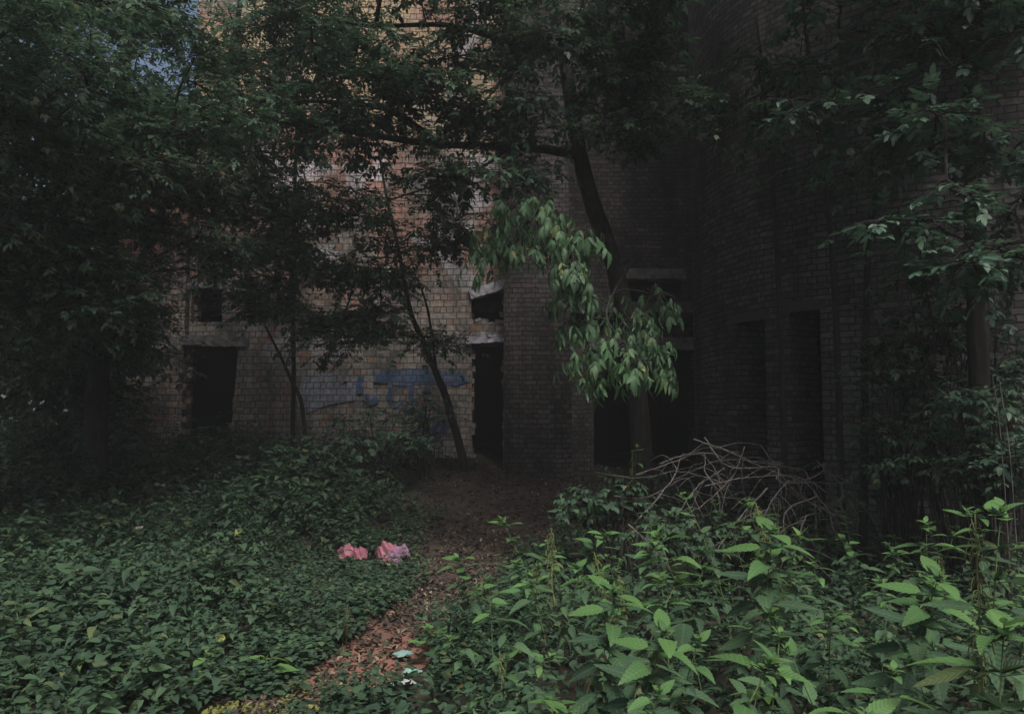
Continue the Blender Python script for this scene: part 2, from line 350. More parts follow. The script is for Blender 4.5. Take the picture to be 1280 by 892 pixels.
# ------------------------------------------------------------ brick building
def panel(us, zs, hole, fn, th, name, m, parent):
    """wall with thickness and openings; fn(u, z, d) -> point, d = depth behind the face"""
    V = []; F = []; UV = []; idx = {}
    def v(i, j, d):
        k = (i, j, d)
        if k not in idx: idx[k] = len(V); V.append(fn(us[i], zs[j], d * th))
        return idx[k]
    def face(ks, uv): F.append(tuple(v(*k) for k in ks)); UV.extend(uv)
    nu, nz = len(us) - 1, len(zs) - 1
    sol = lambda i, j: 0 <= i < nu and 0 <= j < nz and not hole((us[i] + us[i + 1]) / 2, (zs[j] + zs[j + 1]) / 2)
    for i in range(nu):
        for j in range(nz):
            if not sol(i, j): continue
            a, b, c, d = us[i], us[i + 1], zs[j], zs[j + 1]
            face(((i, j, 0), (i + 1, j, 0), (i + 1, j + 1, 0), (i, j + 1, 0)), ((a, c), (b, c), (b, d), (a, d)))
            face(((i, j + 1, 1), (i + 1, j + 1, 1), (i + 1, j, 1), (i, j, 1)), ((a, d), (b, d), (b, c), (a, c)))
            if not sol(i - 1, j): face(((i, j, 1), (i, j, 0), (i, j + 1, 0), (i, j + 1, 1)), ((a - th, c), (a, c), (a, d), (a - th, d)))
            if not sol(i + 1, j): face(((i + 1, j, 0), (i + 1, j, 1), (i + 1, j + 1, 1), (i + 1, j + 1, 0)), ((b, c), (b + th, c), (b + th, d), (b, d)))
            if not sol(i, j - 1): face(((i, j, 1), (i + 1, j, 1), (i + 1, j, 0), (i, j, 0)), ((a, c - th), (b, c - th), (b, c), (a, c)))
            if not sol(i, j + 1): face(((i, j + 1, 0), (i + 1, j + 1, 0), (i + 1, j + 1, 1), (i, j + 1, 1)), ((a, d), (b, d), (b, d + th), (a, d + th)))
    return mesh_obj(name, V, F, m, parent, UV)
def cuts(lo, hi, step, extra):
    a = list(np.arange(lo, hi, step)) + [hi]; a = [x for x in a if all(abs(x - e) > step * .3 for e in extra)]
    return sorted(set(round(x, 4) for x in a + list(extra)))
def rect(px0, py0, px1, py1, d):
    a = P(px0, py1, d); b = P(px1, py0, d); return a[0], b[0], a[2], b[2]

FW = 14.0
bld = empty('brick_building', (-3, FW, .4))
tag(bld, 'abandoned building with a cream and red brick front, two black doorways and blue spray paint', 'building')
bld.location = (0, 0, 0)
DOOR = rect(229, 432, 298, 640, FW); WIN1 = rect(238, 361, 279, 402, FW)
DOOR2 = rect(589, 431, 629, 640, FW); WIN2 = rect(589, 358, 629, 404, FW)
HOLES = [(DOOR[0], DOOR[1], -1, DOOR[3]), WIN1, (DOOR2[0], DOOR2[1], -1, DOOR2[3]), WIN2]
def inhole(u, z, H=HOLES): return any(h[0] < u < h[1] and h[2] < z < h[3] for h in H)
XL, XW, XR = -5.98, -7.7, .04
ex = [h[i] for h in HOLES for i in (0, 1)]; ez = [h[i] for h in HOLES for i in (2, 3)]
def fwall(u, z, d):
    lean = 0
    if z < DOOR[3] and DOOR[0] - .02 < u < DOOR[1] + .02: lean = -.06 * (DOOR[3] - z)
    return (u + lean, FW + d + .012 * math.sin(3 * u) * math.sin(2.3 * z), z)
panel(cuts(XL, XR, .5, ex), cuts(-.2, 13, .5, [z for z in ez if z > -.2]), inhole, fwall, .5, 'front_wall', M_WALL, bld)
# doorway starts at the end of the tall wall: the lower wing continues it to the left
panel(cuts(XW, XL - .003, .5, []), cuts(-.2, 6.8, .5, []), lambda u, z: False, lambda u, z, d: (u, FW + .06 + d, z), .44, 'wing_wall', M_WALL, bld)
# buttress at the right end of the front, dark centre bay behind it
BX0, BX1, BY = P(630, 500, 13.55)[0], P(716, 500, 13.55)[0], 13.55
def buttress(u, z, d): return (u - .01 * z * (1 if u > .3 else 0), BY + d, z)
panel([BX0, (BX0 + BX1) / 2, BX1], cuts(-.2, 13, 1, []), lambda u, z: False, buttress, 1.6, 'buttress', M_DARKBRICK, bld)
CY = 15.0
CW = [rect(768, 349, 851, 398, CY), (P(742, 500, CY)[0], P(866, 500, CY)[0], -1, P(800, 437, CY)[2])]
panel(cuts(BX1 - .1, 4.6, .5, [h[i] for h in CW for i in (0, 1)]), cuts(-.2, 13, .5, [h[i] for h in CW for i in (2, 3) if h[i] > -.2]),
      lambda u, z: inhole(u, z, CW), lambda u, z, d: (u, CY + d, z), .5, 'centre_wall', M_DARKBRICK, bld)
mb = MB(); mb.slab(((CW[0][0] + CW[0][1]) / 2, CY + .1, CW[0][3] + .1), (.75, .16, .1), jit=.01); mb.build('lintel', M_CONC, bld)
mb = MB(); mb.slab(((CW[1][0] + CW[1][1]) / 2, CY + .1, CW[1][3] + .12), (1.08, .15, .11), jit=.01); mb.build('lintel', M_CONC, bld)
mb = MB(); mb.slab(((DOOR[0] + DOOR[1]) / 2 + .03, FW + .18, DOOR[3] + .09), (.62, .22, .09), tilt=-.03, jit=.012); mb.build('lintel', M_CONC, bld)
mb = MB(); mb.slab(((WIN1[0] + WIN1[1]) / 2, FW + .18, WIN1[3] + .06), (.36, .21, .06), jit=.015); mb.build('lintel', M_CONC, bld)
c = P(610, 362, FW); o = MB(); o.slab((c[0], FW + .05, c[2]), (.34, .14, .085), tilt=.3, jit=.007); o.build('lintel', M_WHITE, bld)
c = P(607, 424, FW); o = MB(); o.slab((c[0], FW + .05, c[2]), (.35, .13, .07), tilt=.05, jit=.012); o.build('lintel', M_WHITE, bld)
# broken brick rubble between the upper and the lower opening
o = MB()
for _ in range(26):
    o.box((rnd(WIN2[0], WIN2[1]), FW + rnd(.02, .3), WIN2[2] + rnd(-.02, .07)), (rnd(.03, .06), .05, rnd(.02, .035)), rot=rnd(0, 3), tilt=rnd(-.4, .4))
o.build('broken_sill', M_WALL, bld)
# bricks left ragged round the openings
M_LOOSE = plain_mat('chipped brick', (.14, .11, .095), (.28, .22, .19), 7)
for k_, (x0, x1, z0, z1) in enumerate(HOLES):
    z = max(z0, .5)
    while z < z1 - .06:
        for x, sg in ((x0, 1), (x1, -1)):
            if random.random() < .6:
                e = rnd(.01, .07); lean_ = -.06 * (z1 - z) if k_ == 0 else 0
                o = MB(); o.box((x + lean_ + sg * (e / 2 - .02), FW + rnd(.06, .3), z + .05), (e / 2 + .02, rnd(.05, .1), .048), jit=.006, rot=rnd(-.12, .12)); o.build('jamb_brick', M_LOOSE, bld)
        z += .115
# shell: sides, back and roof, so that the rooms behind the openings are dark
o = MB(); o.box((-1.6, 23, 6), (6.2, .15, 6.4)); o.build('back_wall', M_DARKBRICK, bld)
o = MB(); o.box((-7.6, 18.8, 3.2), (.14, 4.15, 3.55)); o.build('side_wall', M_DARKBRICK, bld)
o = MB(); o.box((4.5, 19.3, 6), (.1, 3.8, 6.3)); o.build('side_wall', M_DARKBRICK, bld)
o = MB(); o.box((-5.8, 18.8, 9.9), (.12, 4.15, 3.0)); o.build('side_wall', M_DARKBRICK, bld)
o = MB(); o.box((-.6, 18.8, 12.8), (5.1, 4.1, .12)); o.build('roof', M_ROOF, bld)
o = MB(); o.box((-6.7, 18.8, 6.65), (.74, 4.1, .1)); o.build('roof', M_ROOF, bld)
o = MB(); o.box((-1.6, 18.8, 3.6), (5.9, 4.1, .1)); o.build('floor_slab', M_ROOF, bld)
# spray paint: strokes a few millimetres proud of the bricks
def paint(polys, m, name='graffiti'):
    V = []; F = []; UV = []
    for off, poly in polys:
        n = len(V); 
        for px, py in poly:
            q = P(px, py, FW); V.append((q[0], FW - .016 - off, q[2])); UV.append((q[0], q[2]))
        F.append(tuple(range(n, len(V))))
    return mesh_obj(name, V, F, m, bld, UV)
def stroke(pts, w):
    pts = np.array(pts, float); t = np.gradient(pts, axis=0); t /= np.linalg.norm(t, axis=1)[:, None]; nn = np.stack((-t[:, 1], t[:, 0]), 1)
    return [tuple(p) for p in pts + nn * w / 2] + [tuple(p) for p in (pts - nn * w / 2)[::-1]]
arc = lambda cx, cy, rx, ry, a0, a1, n=12: [(cx + rx * math.cos(R(a0 + (a1 - a0) * i / n)), cy + ry * math.sin(R(a0 + (a1 - a0) * i / n))) for i in range(n + 1)]
paint([(0, [(466, 464), (500, 461), (540, 462), (574, 465), (588, 476), (570, 482), (530, 480), (500, 483), (486, 479), (468, 478)]),
       (.002, stroke([(452, 470), (449, 480), (450, 492)], 8)), (.002, stroke([(455, 494), (464, 503), (473, 498)], 9)),
       (.002, stroke([(489, 480), (487, 498), (494, 508), (502, 500)], 6)), (.002, stroke([(516, 480), (513, 497), (520, 504)], 6)),
       (.002, stroke([(534, 479), (532, 500)], 6))], M_BLUE)
paint([(.004, stroke(arc(428, 474, 7, 5, 0, 350), 3)), (.004, stroke(arc(434, 482, 5, 4, 20, 330), 3)),
       (0, [(378, 468), (424, 466), (446, 474), (444, 500), (410, 506), (372, 520), (374, 490)])], M_PALEBLUE)
paint([(0, [(536, 522), (552, 519), (566, 526), (558, 542), (540, 544), (532, 534)]), (.002, stroke([(505, 508), (518, 520), (533, 524)], 7)),
       (.002, stroke([(512, 540), (530, 548), (552, 546)], 5))], M_VIOLET)
# ------------------------------------------------------------ round tower
TC, TR = np.array((6.3, 11.5)), 3.5
def tower_az(px, py=500):
    q = P(px, py, 10.); d = np.array((q[0], q[1])); d /= np.linalg.norm(d)
    b = d @ TC; disc = b * b - (TC @ TC - TR * TR)
    t = b - math.sqrt(max(disc, 0)); h = d * t - TC; return math.atan2(h[1], h[0]), t * d[1]
tw = empty('round_tower'); tag(tw, 'tall round tower of dark grey brown brick with two narrow black doorways', 'tower')
TH = []
for a, b, top in ((920, 958, 402), (990, 1028, 389)):
    a0, y0 = tower_az(a); a1, y1 = tower_az(b); TH.append((a0 * TR, a1 * TR, -1, P(a, top, (y0 + y1) / 2)[2]))
A0, A1 = -math.pi * 1.25 * TR, .75 * math.pi * TR
TH = [tuple(((u - 2 * math.pi * TR) if i < 2 and u > 2.3 * TR else u) for i, u in enumerate(h)) for h in TH]
def tfn(u, z, d): a = u / TR; r = TR - d; return (TC[0] + r * math.cos(a), TC[1] + r * math.sin(a), z)
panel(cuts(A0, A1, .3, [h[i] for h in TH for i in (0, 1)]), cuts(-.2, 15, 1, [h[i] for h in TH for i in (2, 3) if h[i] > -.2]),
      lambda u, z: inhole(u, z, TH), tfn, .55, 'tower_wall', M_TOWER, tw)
for h in TH[:2]:
    V = []; F = []; n = 6
    for i in range(n + 1):
        u = h[0] - .08 + (h[1] - h[0] + .16) * i / n
        for dd, z in ((-.02, h[3] + .002), (-.02, h[3] + .13), (.3, h[3] + .13), (.3, h[3] + .002)): V.append(tfn(u, z, dd))
    for i in range(n):
        for k in range(4): a = i * 4 + k; b = i * 4 + (k + 1) % 4; F.append((a, b, b + 4, a + 4))
    F += [(3, 2, 1, 0), tuple(n * 4 + k for k in range(4))]
    mesh_obj('lintel', V, F, M_TOWER, tw)
o = MB(); o.tube([(TC[0], TC[1], 14.6), (TC[0], TC[1], 14.95)], TR - .6, 40); o.build('roof', M_ROOF, tw)
o = MB(); o.tube([(TC[0], TC[1], 3.7), (TC[0], TC[1], 3.9)], TR - .6, 40); o.build('floor_slab', M_ROOF, tw)

# ------------------------------------------------------------ trees
def branch_to(mb, a, b, r0, r1, sag=.12, sides=5):
    a = np.asarray(a); b = np.asarray(b); L = np.linalg.norm(b - a)
    m1 = a + (b - a) * .35 + UPV * L * sag + rvec() * L * .07; m2 = a + (b - a) * .7 + UPV * L * sag * .8 + rvec() * L * .06
    p = smooth_path((a, m1, m2, b), 4); mb.tube(p, np.linspace(r0, r1, len(p)), sides); return p

def compound(lv, pos, d, size, n=2, droop=.5):
    """one compound leaf: paired leaflets and an end leaflet"""
    d = np.asarray(d, float) + UPV * -droop * .6; d /= np.linalg.norm(d)
    s = np.cross(d, UPV); s /= np.linalg.norm(s) + 1e-6; up = np.cross(s, d)
    for k in range(n):
        q = pos + d * size * (.5 + .75 * k)
        for sg in (-1, 1):
            dd = d * .75 + s * sg * .8 - UPV * droop * rnd(.3, 1.2) + rvec() * .18
            lv.add(q, dd, up + rvec() * .35, size * rnd(.75, 1.15), rnd(.8, 1.15))
    q = pos + d * size * (.5 + .75 * (n - 1) + .35)
    lv.add(q, d - UPV * droop * .6 + rvec() * .15, up + rvec() * .3, size * rnd(1, 1.3), rnd(.85, 1.15))

def spray(mb, lv, c, out, rad, ntw, size, droop=.5, per=4, n=2, twr=.005):
    """twigs with leaves round a branch end"""
    for _ in range(ntw):
        d = rvec() * np.array((1, 1, .28)) + out * np.array((.6, .6, .2)) - UPV * .08; d /= np.linalg.norm(d); L = rad * rnd(.5, 1.1)
        p0 = c - out * rad * rnd(0, .5); p1 = p0 + d * L * .6; p2 = p0 + d * L - UPV * L * .12
        p = smooth_path((p0, p1, p2), 2); mb.tube(p, np.linspace(twr, .002, len(p)), 3)
        for k in range(per):
            t = (k + 1) / per; q = p0 + (p2 - p0) * t
            compound(lv, q, d * .6 + rvec() * np.array((.8, .8, .35)), size * rnd(.8, 1.2), n, droop)

def trunk_pts(base, top, wig=.15, n=6):
    base = np.asarray(base, float); top = np.asarray(top, float)
    return [base + (top - base) * t + (rvec() * wig * (0 < t < 1)) * np.array((1, 1, 0)) for t in np.linspace(0, 1, n)]

def tree(name, label, tr, r0, r1, crowns, size, m=M_LEAF, tpl=T_TREE, group=None, cat='tree', limbs=(), per=4, nl=2, droop=.2, rad=.55, ntw=8, keep=None, smoothn=5):
    """trunk path tr; crowns = (centre, radii, clusters); limbs = paths drawn as bare branches carrying leaves along them"""
    b0 = np.asarray(tr[0], float); b0 = np.array((b0[0], b0[1], float(gz(b0[0], b0[1]))))
    root = empty(name); tag(root, label, cat, group)
    tr = [np.array(q, float) for q in tr]; tr[0][2] = b0[2] - .06
    tp = smooth_path(tr, smoothn); mb = MB(); rr = np.linspace(r0, r1, len(tp)); rr[0] *= 1.35
    mb.tube(tp, rr, 9, .05); mb.build('trunk', M_BARK, root, True)
    bm_ = MB(); lv = Leaves()
    for path, ra, rb, step, sz in limbs:
        p = smooth_path(path, 6); bm_.tube(p, np.linspace(ra, rb, len(p)), 6, .05)
        if step:
            for i in range(len(p) // 4, len(p)):
                for _ in range(step):
                    d = rvec() * np.array((1, 1, .55)); e = p[i] + d * rnd(.3, .75)
                    if keep is not None and not keep(e): continue
                    branch_to(bm_, p[i], e, .008, .004, .1, 3); spray(bm_, lv, e, d, rad * .6, 5, sz, droop, per, nl)
    nodes = [q for q in tp[len(tp) // 4:]]
    for path, ra, rb, step, sz in limbs: nodes += list(smooth_path(path, 4))
    for c, ra, ncl in crowns:
        c = np.asarray(c, float); ra = np.asarray(ra, float)
        es = [c + rvec() * random.random() ** .4 * ra for _ in range(ncl)]
        nd = np.array(nodes); es.sort(key=lambda e: np.min(np.linalg.norm(nd - e, axis=1)))
        for e in es:
            if keep is not None and not keep(e): continue
            nd = np.array(nodes); w = np.linalg.norm(nd - e, axis=1) + 1.5 * np.maximum(0, nd[:, 2] - e[2]); k = nd[int(np.argmin(w + .15 * RNG.random(len(w))))]
            L = np.linalg.norm(k - e); pth = branch_to(bm_, k, e, min(.03, .008 + .012 * L), .005, .08, 4); nodes += [pth[len(pth) // 2], pth[-2]]
            out = pth[-1] - pth[-3]; out /= np.linalg.norm(out) + 1e-6
            spray(bm_, lv, e, out, rad, ntw, size, droop, per, nl)
    bm_.build('branches', M_BARK, root)
    if lv.b: lv.build('crown', tpl, m, root)
    return root

# gaps in the canopy: where sun reaches the hanging boughs
GAPS = [(P(690, 300, 7.0), .75), (P(775, 430, 6.6), .7), (P(1150, 300, 5.0), .8)]
def keep(e):
    for g, r in GAPS:
        w = e - g; t = w @ np.array(TO_SUN)
        if t > .9 and np.linalg.norm(w - t * np.array(TO_SUN)) < r: return False
    return True

# the leaning tree in the middle
MT = [P(806, 604, 11.2), P(795, 480, 11.2), P(770, 340, 11.1), P(735, 235, 11), P(714, 130, 11), P(700, 0, 11), P(690, -150, 11), P(690, -420, 11)]
MT[0][2] = float(gz(MT[0][0], 11.2)) - .08
tree('leaning_tree', 'dark leaning tree between the brick front and the round tower, its long limb reaching left', MT, .16, .06,
     [(P(540, -70, 9.3), (2.6, 1.5, .6), 40), (P(770, -30, 9.5), (1.7, 1.4, .7), 30), (P(850, 20, 10), (1.0, 1.2, .8), 11), (P(640, -380, 10), (3.4, 2.2, 1.4), 40),
      (P(450, 80, 9.5), (1.0, .9, .7), 22), (P(590, 150, 10.5), (.6, .8, .2), 7), (P(800, 120, 10.4), (.9, 1, .6), 10), (P(640, 40, 10), (.8, .9, .25), 10), (P(725, 110, 9.8), (1.0, .6, .7), 15), (P(600, 110, 10), (.7, .6, .4), 9), (P(560, 215, 10.2), (.6, .5, .12), 7), (P(650, 215, 9.6), (.4, .4, .15), 5)], .085, keep=keep,
     limbs=[([P(727, 196, 11), P(690, 188, 10.95), P(640, 184, 10.8), P(545, 180, 10.4), P(470, 170, 9.8), P(400, 158, 9.2), P(300, 150, 8.5), P(215, 170, 8)], .07, .015, 1, .08),
            ([P(548, 180, 10.4), P(510, 152, 10.2), P(477, 135, 9.7), P(400, 127, 9.2), P(325, 128, 8.7)], .06, .012, 1, .08),
            ([P(703, 62, 11), P(640, 54, 10.6), P(560, 32, 10.2), P(440, 30, 9.6), P(330, -10, 9.2)], .055, .012, 1, .085),
            ([P(716, 150, 11), P(740, 105, 10.8), P(785, 85, 10.5), P(803, 50, 10.3), P(830, -20, 10), P(900, -90, 9.7)], .065, .015, 1, .085),
            ([P(745, 170, 11), P(800, 158, 10.7), P(860, 130, 10.4)], .03, .008, 1, .085),
            ([P(640, 54, 10.6), P(600, 65, 10.3), P(530, 80, 10), P(500, 95, 9.9)], .02, .006, 1, .08),
            ([P(560, 245, 10.6), P(505, 243, 10.4)], .012, .006, 0, .08),
            ([P(640, 184, 10.8), P(590, 215, 10.6), P(500, 246, 10.3), P(450, 262, 10.1)], .022, .006, 1, .08)])

# two trees added just outside the view; their crowns shade the clearing
tree('broadleaf_tree', 'tree added beyond the right edge whose crown hangs over the nettles to shade the tower', [(6.2, 4.6, 0), (6.2, 4.6, 2), (6.0, 4.8, 4.2), (5.4, 5.2, 6.5), (5, 5.4, 8)], .2, .08,
     [((3.8, 5.6, 6.7), (3.0, 1.7, .8), 70), ((5.2, 7.2, 7.9), (2.4, 1.6, .7), 46), ((1.8, 6.6, 7.2), (1.8, 1.4, .8), 26)], .12, keep=keep, ntw=8)
tree('broadleaf_tree', 'tree added beyond the left edge whose crown shades the undergrowth', [(-6.6, 5.2, 0), (-6.6, 5.2, 2), (-6.3, 5.4, 4.2), (-5.6, 5.8, 6.5), (-5, 6, 8)], .2, .08,
     [((-3.4, 4.3, 6.9), (2.6, 1.1, .6), 42), ((.4, 5.6, 7.2), (1.2, 1.0, .5), 14), ((-1.6, 7.2, 7.4), (2.2, 1.4, .8), 12)], .12, keep=keep, ntw=8)

# boughs with large drooping leaves, hung from the leaning tree towards the camera
def bough(label, path, r0, spots, size):
    root = empty('hanging_bough'); tag(root, label, 'branch', 'sunlit hanging boughs')
    p = smooth_path(path, 6); mb = MB(); mb.tube(p, np.linspace(r0, .004, len(p)), 6, .06); lv = Leaves()
    for q, n, spread in spots:
        k = min(p, key=lambda w: np.linalg.norm(w - q)); branch_to(mb, k, q, .008, .003, .12, 4)
        for _ in range(int(n * 3.0)):
            d = rvec() * np.array((1, 1, .3)) - UPV * .35; s = q + rvec() * spread * np.array((1, .8, .75))
            mb.tube(smooth_path((q, (q + s) / 2 + UPV * .04, s), 2), .0025, 3)
            compound(lv, s, d, size * rnd(.7, 1.2), 1 if random.random() < .45 else 2, 1.3)
    mb.build('branch', M_BARK, root); lv.build('leaves', T_BIG, M_LEAFB, root)
    return root
bough('sunlit bough of large drooping green leaves, the upper of the two in the middle',
      [P(640, 186, 10.8), P(625, 205, 9.4), P(640, 232, 7.8), P(680, 258, 7.1), P(708, 295, 6.85), P(722, 345, 6.7)], .022,
      [(P(640, 262, 7.4), 10, .2), (P(622, 285, 7.5), 7, .2), (P(672, 262, 7.1), 10, .2), (P(700, 278, 6.9), 8, .16), (P(735, 290, 6.9), 5, .1), (P(690, 305, 6.9), 8, .14), (P(712, 330, 6.75), 9, .13), (P(722, 355, 6.7), 5, .1), (P(652, 300, 7.2), 8, .2), (P(610, 320, 7.6), 6, .2)], .108)
bough('sunlit bough of large drooping green leaves, the lower of the two before the black doorway',
      [P(768, 335, 11.1), P(790, 325, 9.4), P(770, 360, 7.7), P(758, 395, 7.0), P(778, 425, 6.7), P(800, 450, 6.5)], .02,
      [(P(720, 405, 6.9), 7, .14), (P(728, 442, 6.7), 9, .14), (P(765, 432, 6.6), 10, .16), (P(795, 400, 6.7), 8, .15), (P(815, 425, 6.6), 9, .13), (P(828, 455, 6.6), 5, .08), (P(790, 458, 6.5), 8, .12), (P(745, 468, 6.6), 6, .1), (P(760, 380, 7.4), 7, .22), (P(820, 370, 7.4), 7, .22), (P(700, 372, 7.2), 3, .1)], .1)

# saplings before the brick front
tree('sapling', 'slim forked sapling standing left of the narrow doorway', [P(584, 566, 12.6), P(560, 505, 12.5), P(545, 466, 12.4), P(528, 425, 12.3), P(512, 385, 12.2), P(498, 310, 12.1), P(484, 250, 12), P(470, 170, 12)], .07, .015,
     [(P(455, 400, 11.6), (.75, .7, .22), 17), (P(520, 300, 11.6), (.9, .7, .25), 14), (P(430, 330, 11.4), (.8, .7, .3), 16), (P(585, 285, 11.8), (.5, .6, .22), 9), (P(540, 420, 12), (.5, .5, .2), 8), (P(410, 400, 11.2), (.7, .5, .35), 14), (P(470, 345, 11.0), (.7, .6, .2), 12), (P(420, 250, 11.2), (.6, .6, .3), 12)], .075, cat='sapling', group='saplings before the ruin',
     limbs=[([P(546, 468, 12.4), P(541, 430, 12.3), P(534, 385, 12.2), P(522, 350, 12.1), P(505, 330, 12)], .03, .01, 0, .08), ([P(510, 385, 12.2), P(470, 395, 12), P(420, 420, 11.7)], .015, .005, 1, .075)], ntw=6)
tree('sapling', 'thin straight sapling rising between the wide doorway and the pale spray paint', [P(366, 552, 12.3), P(367, 470, 12.3), P(366, 380, 12.2), P(368, 260, 12.2), P(372, 120, 12)], .04, .025,
     [(P(355, 325, 11.5), (.6, .6, .45), 16), (P(325, 372, 11.2), (.3, .4, .25), 7), (P(380, 250, 11.4), (.6, .6, .5), 12)], .085, cat='sapling', group='saplings before the ruin', ntw=6)
tree('sapling', 'thin bent sapling leaning left beside the wide doorway', [P(384, 545, 12), P(378, 510, 12), P(364, 475, 12), P(352, 448, 11.9), P(338, 420, 11.8), P(320, 385, 11.6)], .035, .012,
     [(P(340, 365, 11.4), (.4, .4, .25), 7)], .085, cat='sapling', group='saplings before the ruin', ntw=6)
# left: dense trees
tree('broadleaf_tree', 'dense dark broadleaf tree at the left edge, nearest of the left trees', [P(-90, 700, 7), P(-85, 500, 7), P(-60, 300, 7), P(-40, 100, 7.1), P(-30, -200, 7.2)], .2, .08,
     [(P(40, 90, 7.6), (1.9, 1.4, 1.5), 95), (P(-40, 330, 7.8), (1.3, 1.2, 1.0), 50), (P(60, 340, 8.4), (1.1, 1, .6), 34)], .066, group='dense trees on the left', ntw=11)
tree('broadleaf_tree', 'dense dark broadleaf tree left of the wide doorway, under the glimpse of sky', [P(120, 575, 11), P(122, 480, 11), P(135, 330, 10.9), P(150, 150, 10.8), P(170, -100, 10.6)], .17, .07,
     [(P(130, 180, 9.6), (1.5, 1.3, 1.5), 85), (P(240, 210, 10.4), (1.3, 1.0, 1.7), 60), (P(182, 22, 10.2), (.5, .45, .35), 16), (P(70, 400, 10.3), (1.4, 1.1, .8), 42), (P(110, -30, 9.8), (1.2, 1.1, .6), 26), (P(150, 390, 10.6), (.6, .6, .4), 18), (P(330, 310, 10.8), (.7, .6, .25), 16)], .066, group='dense trees on the left', ntw=11)
tree('broadleaf_tree', 'dense dark broadleaf tree hanging over the wide doorway', [P(120, 575, 12.6), P(135, 450, 12.6), P(195, 280, 12.4), P(285, 80, 12.2), P(320, -160, 12)], .07, .035,
     [(P(330, 110, 11.2), (1.3, 1.0, 1.4), 52), (P(320, 245, 11.4), (1.0, .9, .65), 32), (P(390, 30, 10.6), (1.1, 1.0, .7), 26)], .066, group='dense trees on the left', ntw=11)
tree('broadleaf_tree', 'dark broadleaf tree at the far left behind the others', [P(-20, 590, 13), P(-10, 400, 13), P(10, 200, 13), P(20, -150, 13)], .2, .07,
     [(P(10, 280, 12.6), (2.3, 1.5, 2.6), 90), (P(80, 450, 12.4), (1.7, 1.0, 1.0), 70), (P(20, 0, 12.4), (2.0, 1.5, 1.4), 50), ((-5.6, 11.4, 9.0), (1.5, 1.1, .6), 34)], .1, group='dense trees on the left')  # last crown lies above the view, added to shade the left wall
# right: a trunk close by with smooth leaves, and thin saplings before the tower
tree('broadleaf_tree', 'dark trunk at the right edge with grey green sunlit leaf sprays', [P(1228, 640, 6.4), P(1224, 480, 6.4), P(1218, 300, 6.4), P(1214, 120, 6.4), P(1206, -80, 6.4), P(1200, -300, 6.4)], .085, .06,
     [(P(1120, 20, 5.9), (.9, .8, .28), 20), (P(1230, 30, 5.6), (.6, .7, .4), 16), (P(1060, 128, 5.8), (.5, .5, .1), 7), (P(1200, 160, 5.5), (.55, .6, .22), 15), (P(1150, 272, 5.4), (.45, .4, .12), 8), (P(1240, 320, 5.2), (.45, .4, .16), 10), (P(1080, -190, 7), (2.4, 1.8, .7), 60), (P(1280, 220, 5.6), (.4, .6, .5), 10)],  # the widest crown lies above the view, added to shade the tower
     .07, m=M_LEAFR, tpl=T_OVAL, droop=.03, per=3, nl=2, rad=.34, ntw=5, keep=keep)
for lab, pts, cl in (('thin dark sapling stem leaning before the narrower tower doorway', [(982, 610, 8.9), (976, 420, 8.9), (962, 180, 8.9), (945, 20, 8.8)], (920, 140)),
                ('thin dark sapling stem before the wider tower doorway', [(1052, 620, 8.2), (1042, 340, 8.2), (1022, 160, 8.1), (1000, -20, 8)], (1000, 100)),
                ('thin dark sapling stem curving up right before the tower', [(1075, 630, 7.6), (1085, 320, 7.6), (1106, 210, 7.5), (1130, 100, 7.4)], (1110, 190))):
    t = [P(*q) for q in pts]; t[0][2] = float(gz(t[0][0], t[0][1])) - .05
    tree('sapling', lab, t, .04, .015, [(P(cl[0], cl[1], t[2][1] - .6), (.7, .6, .35), 9)], .08, cat='sapling', group='saplings before the tower', ntw=5, droop=.3)

def shrub(label, c, ra, ncl, size, m=M_LEAF, tpl=T_TREE, group='dark shrubs', droop=.4, per=3):
    c = np.asarray(c, float); root = empty('shrub'); tag(root, label, 'shrub', group); mb = MB(); lv = Leaves()
    b = np.array((c[0], c[1], float(gz(c[0], c[1]))))
    for _ in range(ncl):
        v = rvec() * random.random() ** .4; e = c + v * np.asarray(ra); e[2] = max(e[2], b[2] + .1)
        p = branch_to(mb, b + np.array((rnd(-.15, .15), rnd(-.15, .15), -.03)), e, .012, .004, .1, 4); out = p[-1] - p[-2]; out /= np.linalg.norm(out) + 1e-6
        spray(mb, lv, e, out, .28, 5, size, droop, per)
    mb.build('stems', M_BARK, root); lv.build('foliage', tpl, m, root); return root
shrub('dark leafy shrub below the blue spray paint', P(470, 540, 11.4), (.75, .5, .45), 26, .06)
shrub('small dark shrub at the foot of the forked sapling', P(535, 505, 12), (.35, .3, .3), 10, .05)
shrub('low dark shrub below the pale spray paint', P(385, 565, 11.2), (.7, .5, .3), 22, .06)
shrub('dark shrub at the foot of the wide doorway', P(285, 560, 12), (.6, .5, .3), 18, .06)
shrub('tall dark shrub under the far left trees', P(90, 530, 11.5), (1.3, .7, .5), 36, .07)
shrub('dark shrub right of the tower doorways', P(1130, 560, 7.3), (.7, .5, .5), 24, .06)
for q, ra, n_, lab in ((P(1222, 540, 6.0), (.22, .2, .6), 20, 'dark leafy shrub in front of the thin trunk at the right edge'), (P(1120, 430, 7.2), (.45, .35, .5), 18, 'tall dark shrub against the tower under the grey green sprays'), (P(1200, 480, 6.9), (.5, .35, .75), 26, 'tall dark shrub beside the trunk at the right edge'), (P(1180, 350, 7.0), (.5, .3, .4), 18, 'dark leafy top of the tallest shrub before the tower')):
    shrub(lab, q, ra, n_, .06)
shrub('low leafy shrub left of the brush pile and the black doorway', P(770, 622, 7.0), (.5, .35, .2), 16, .055, M_COVER, T_IVY)
shrub('low leafy shrub below the middle of the brush pile', P(900, 660, 6.3), (.7, .25, .13), 18, .05, M_COVER, T_IVY)
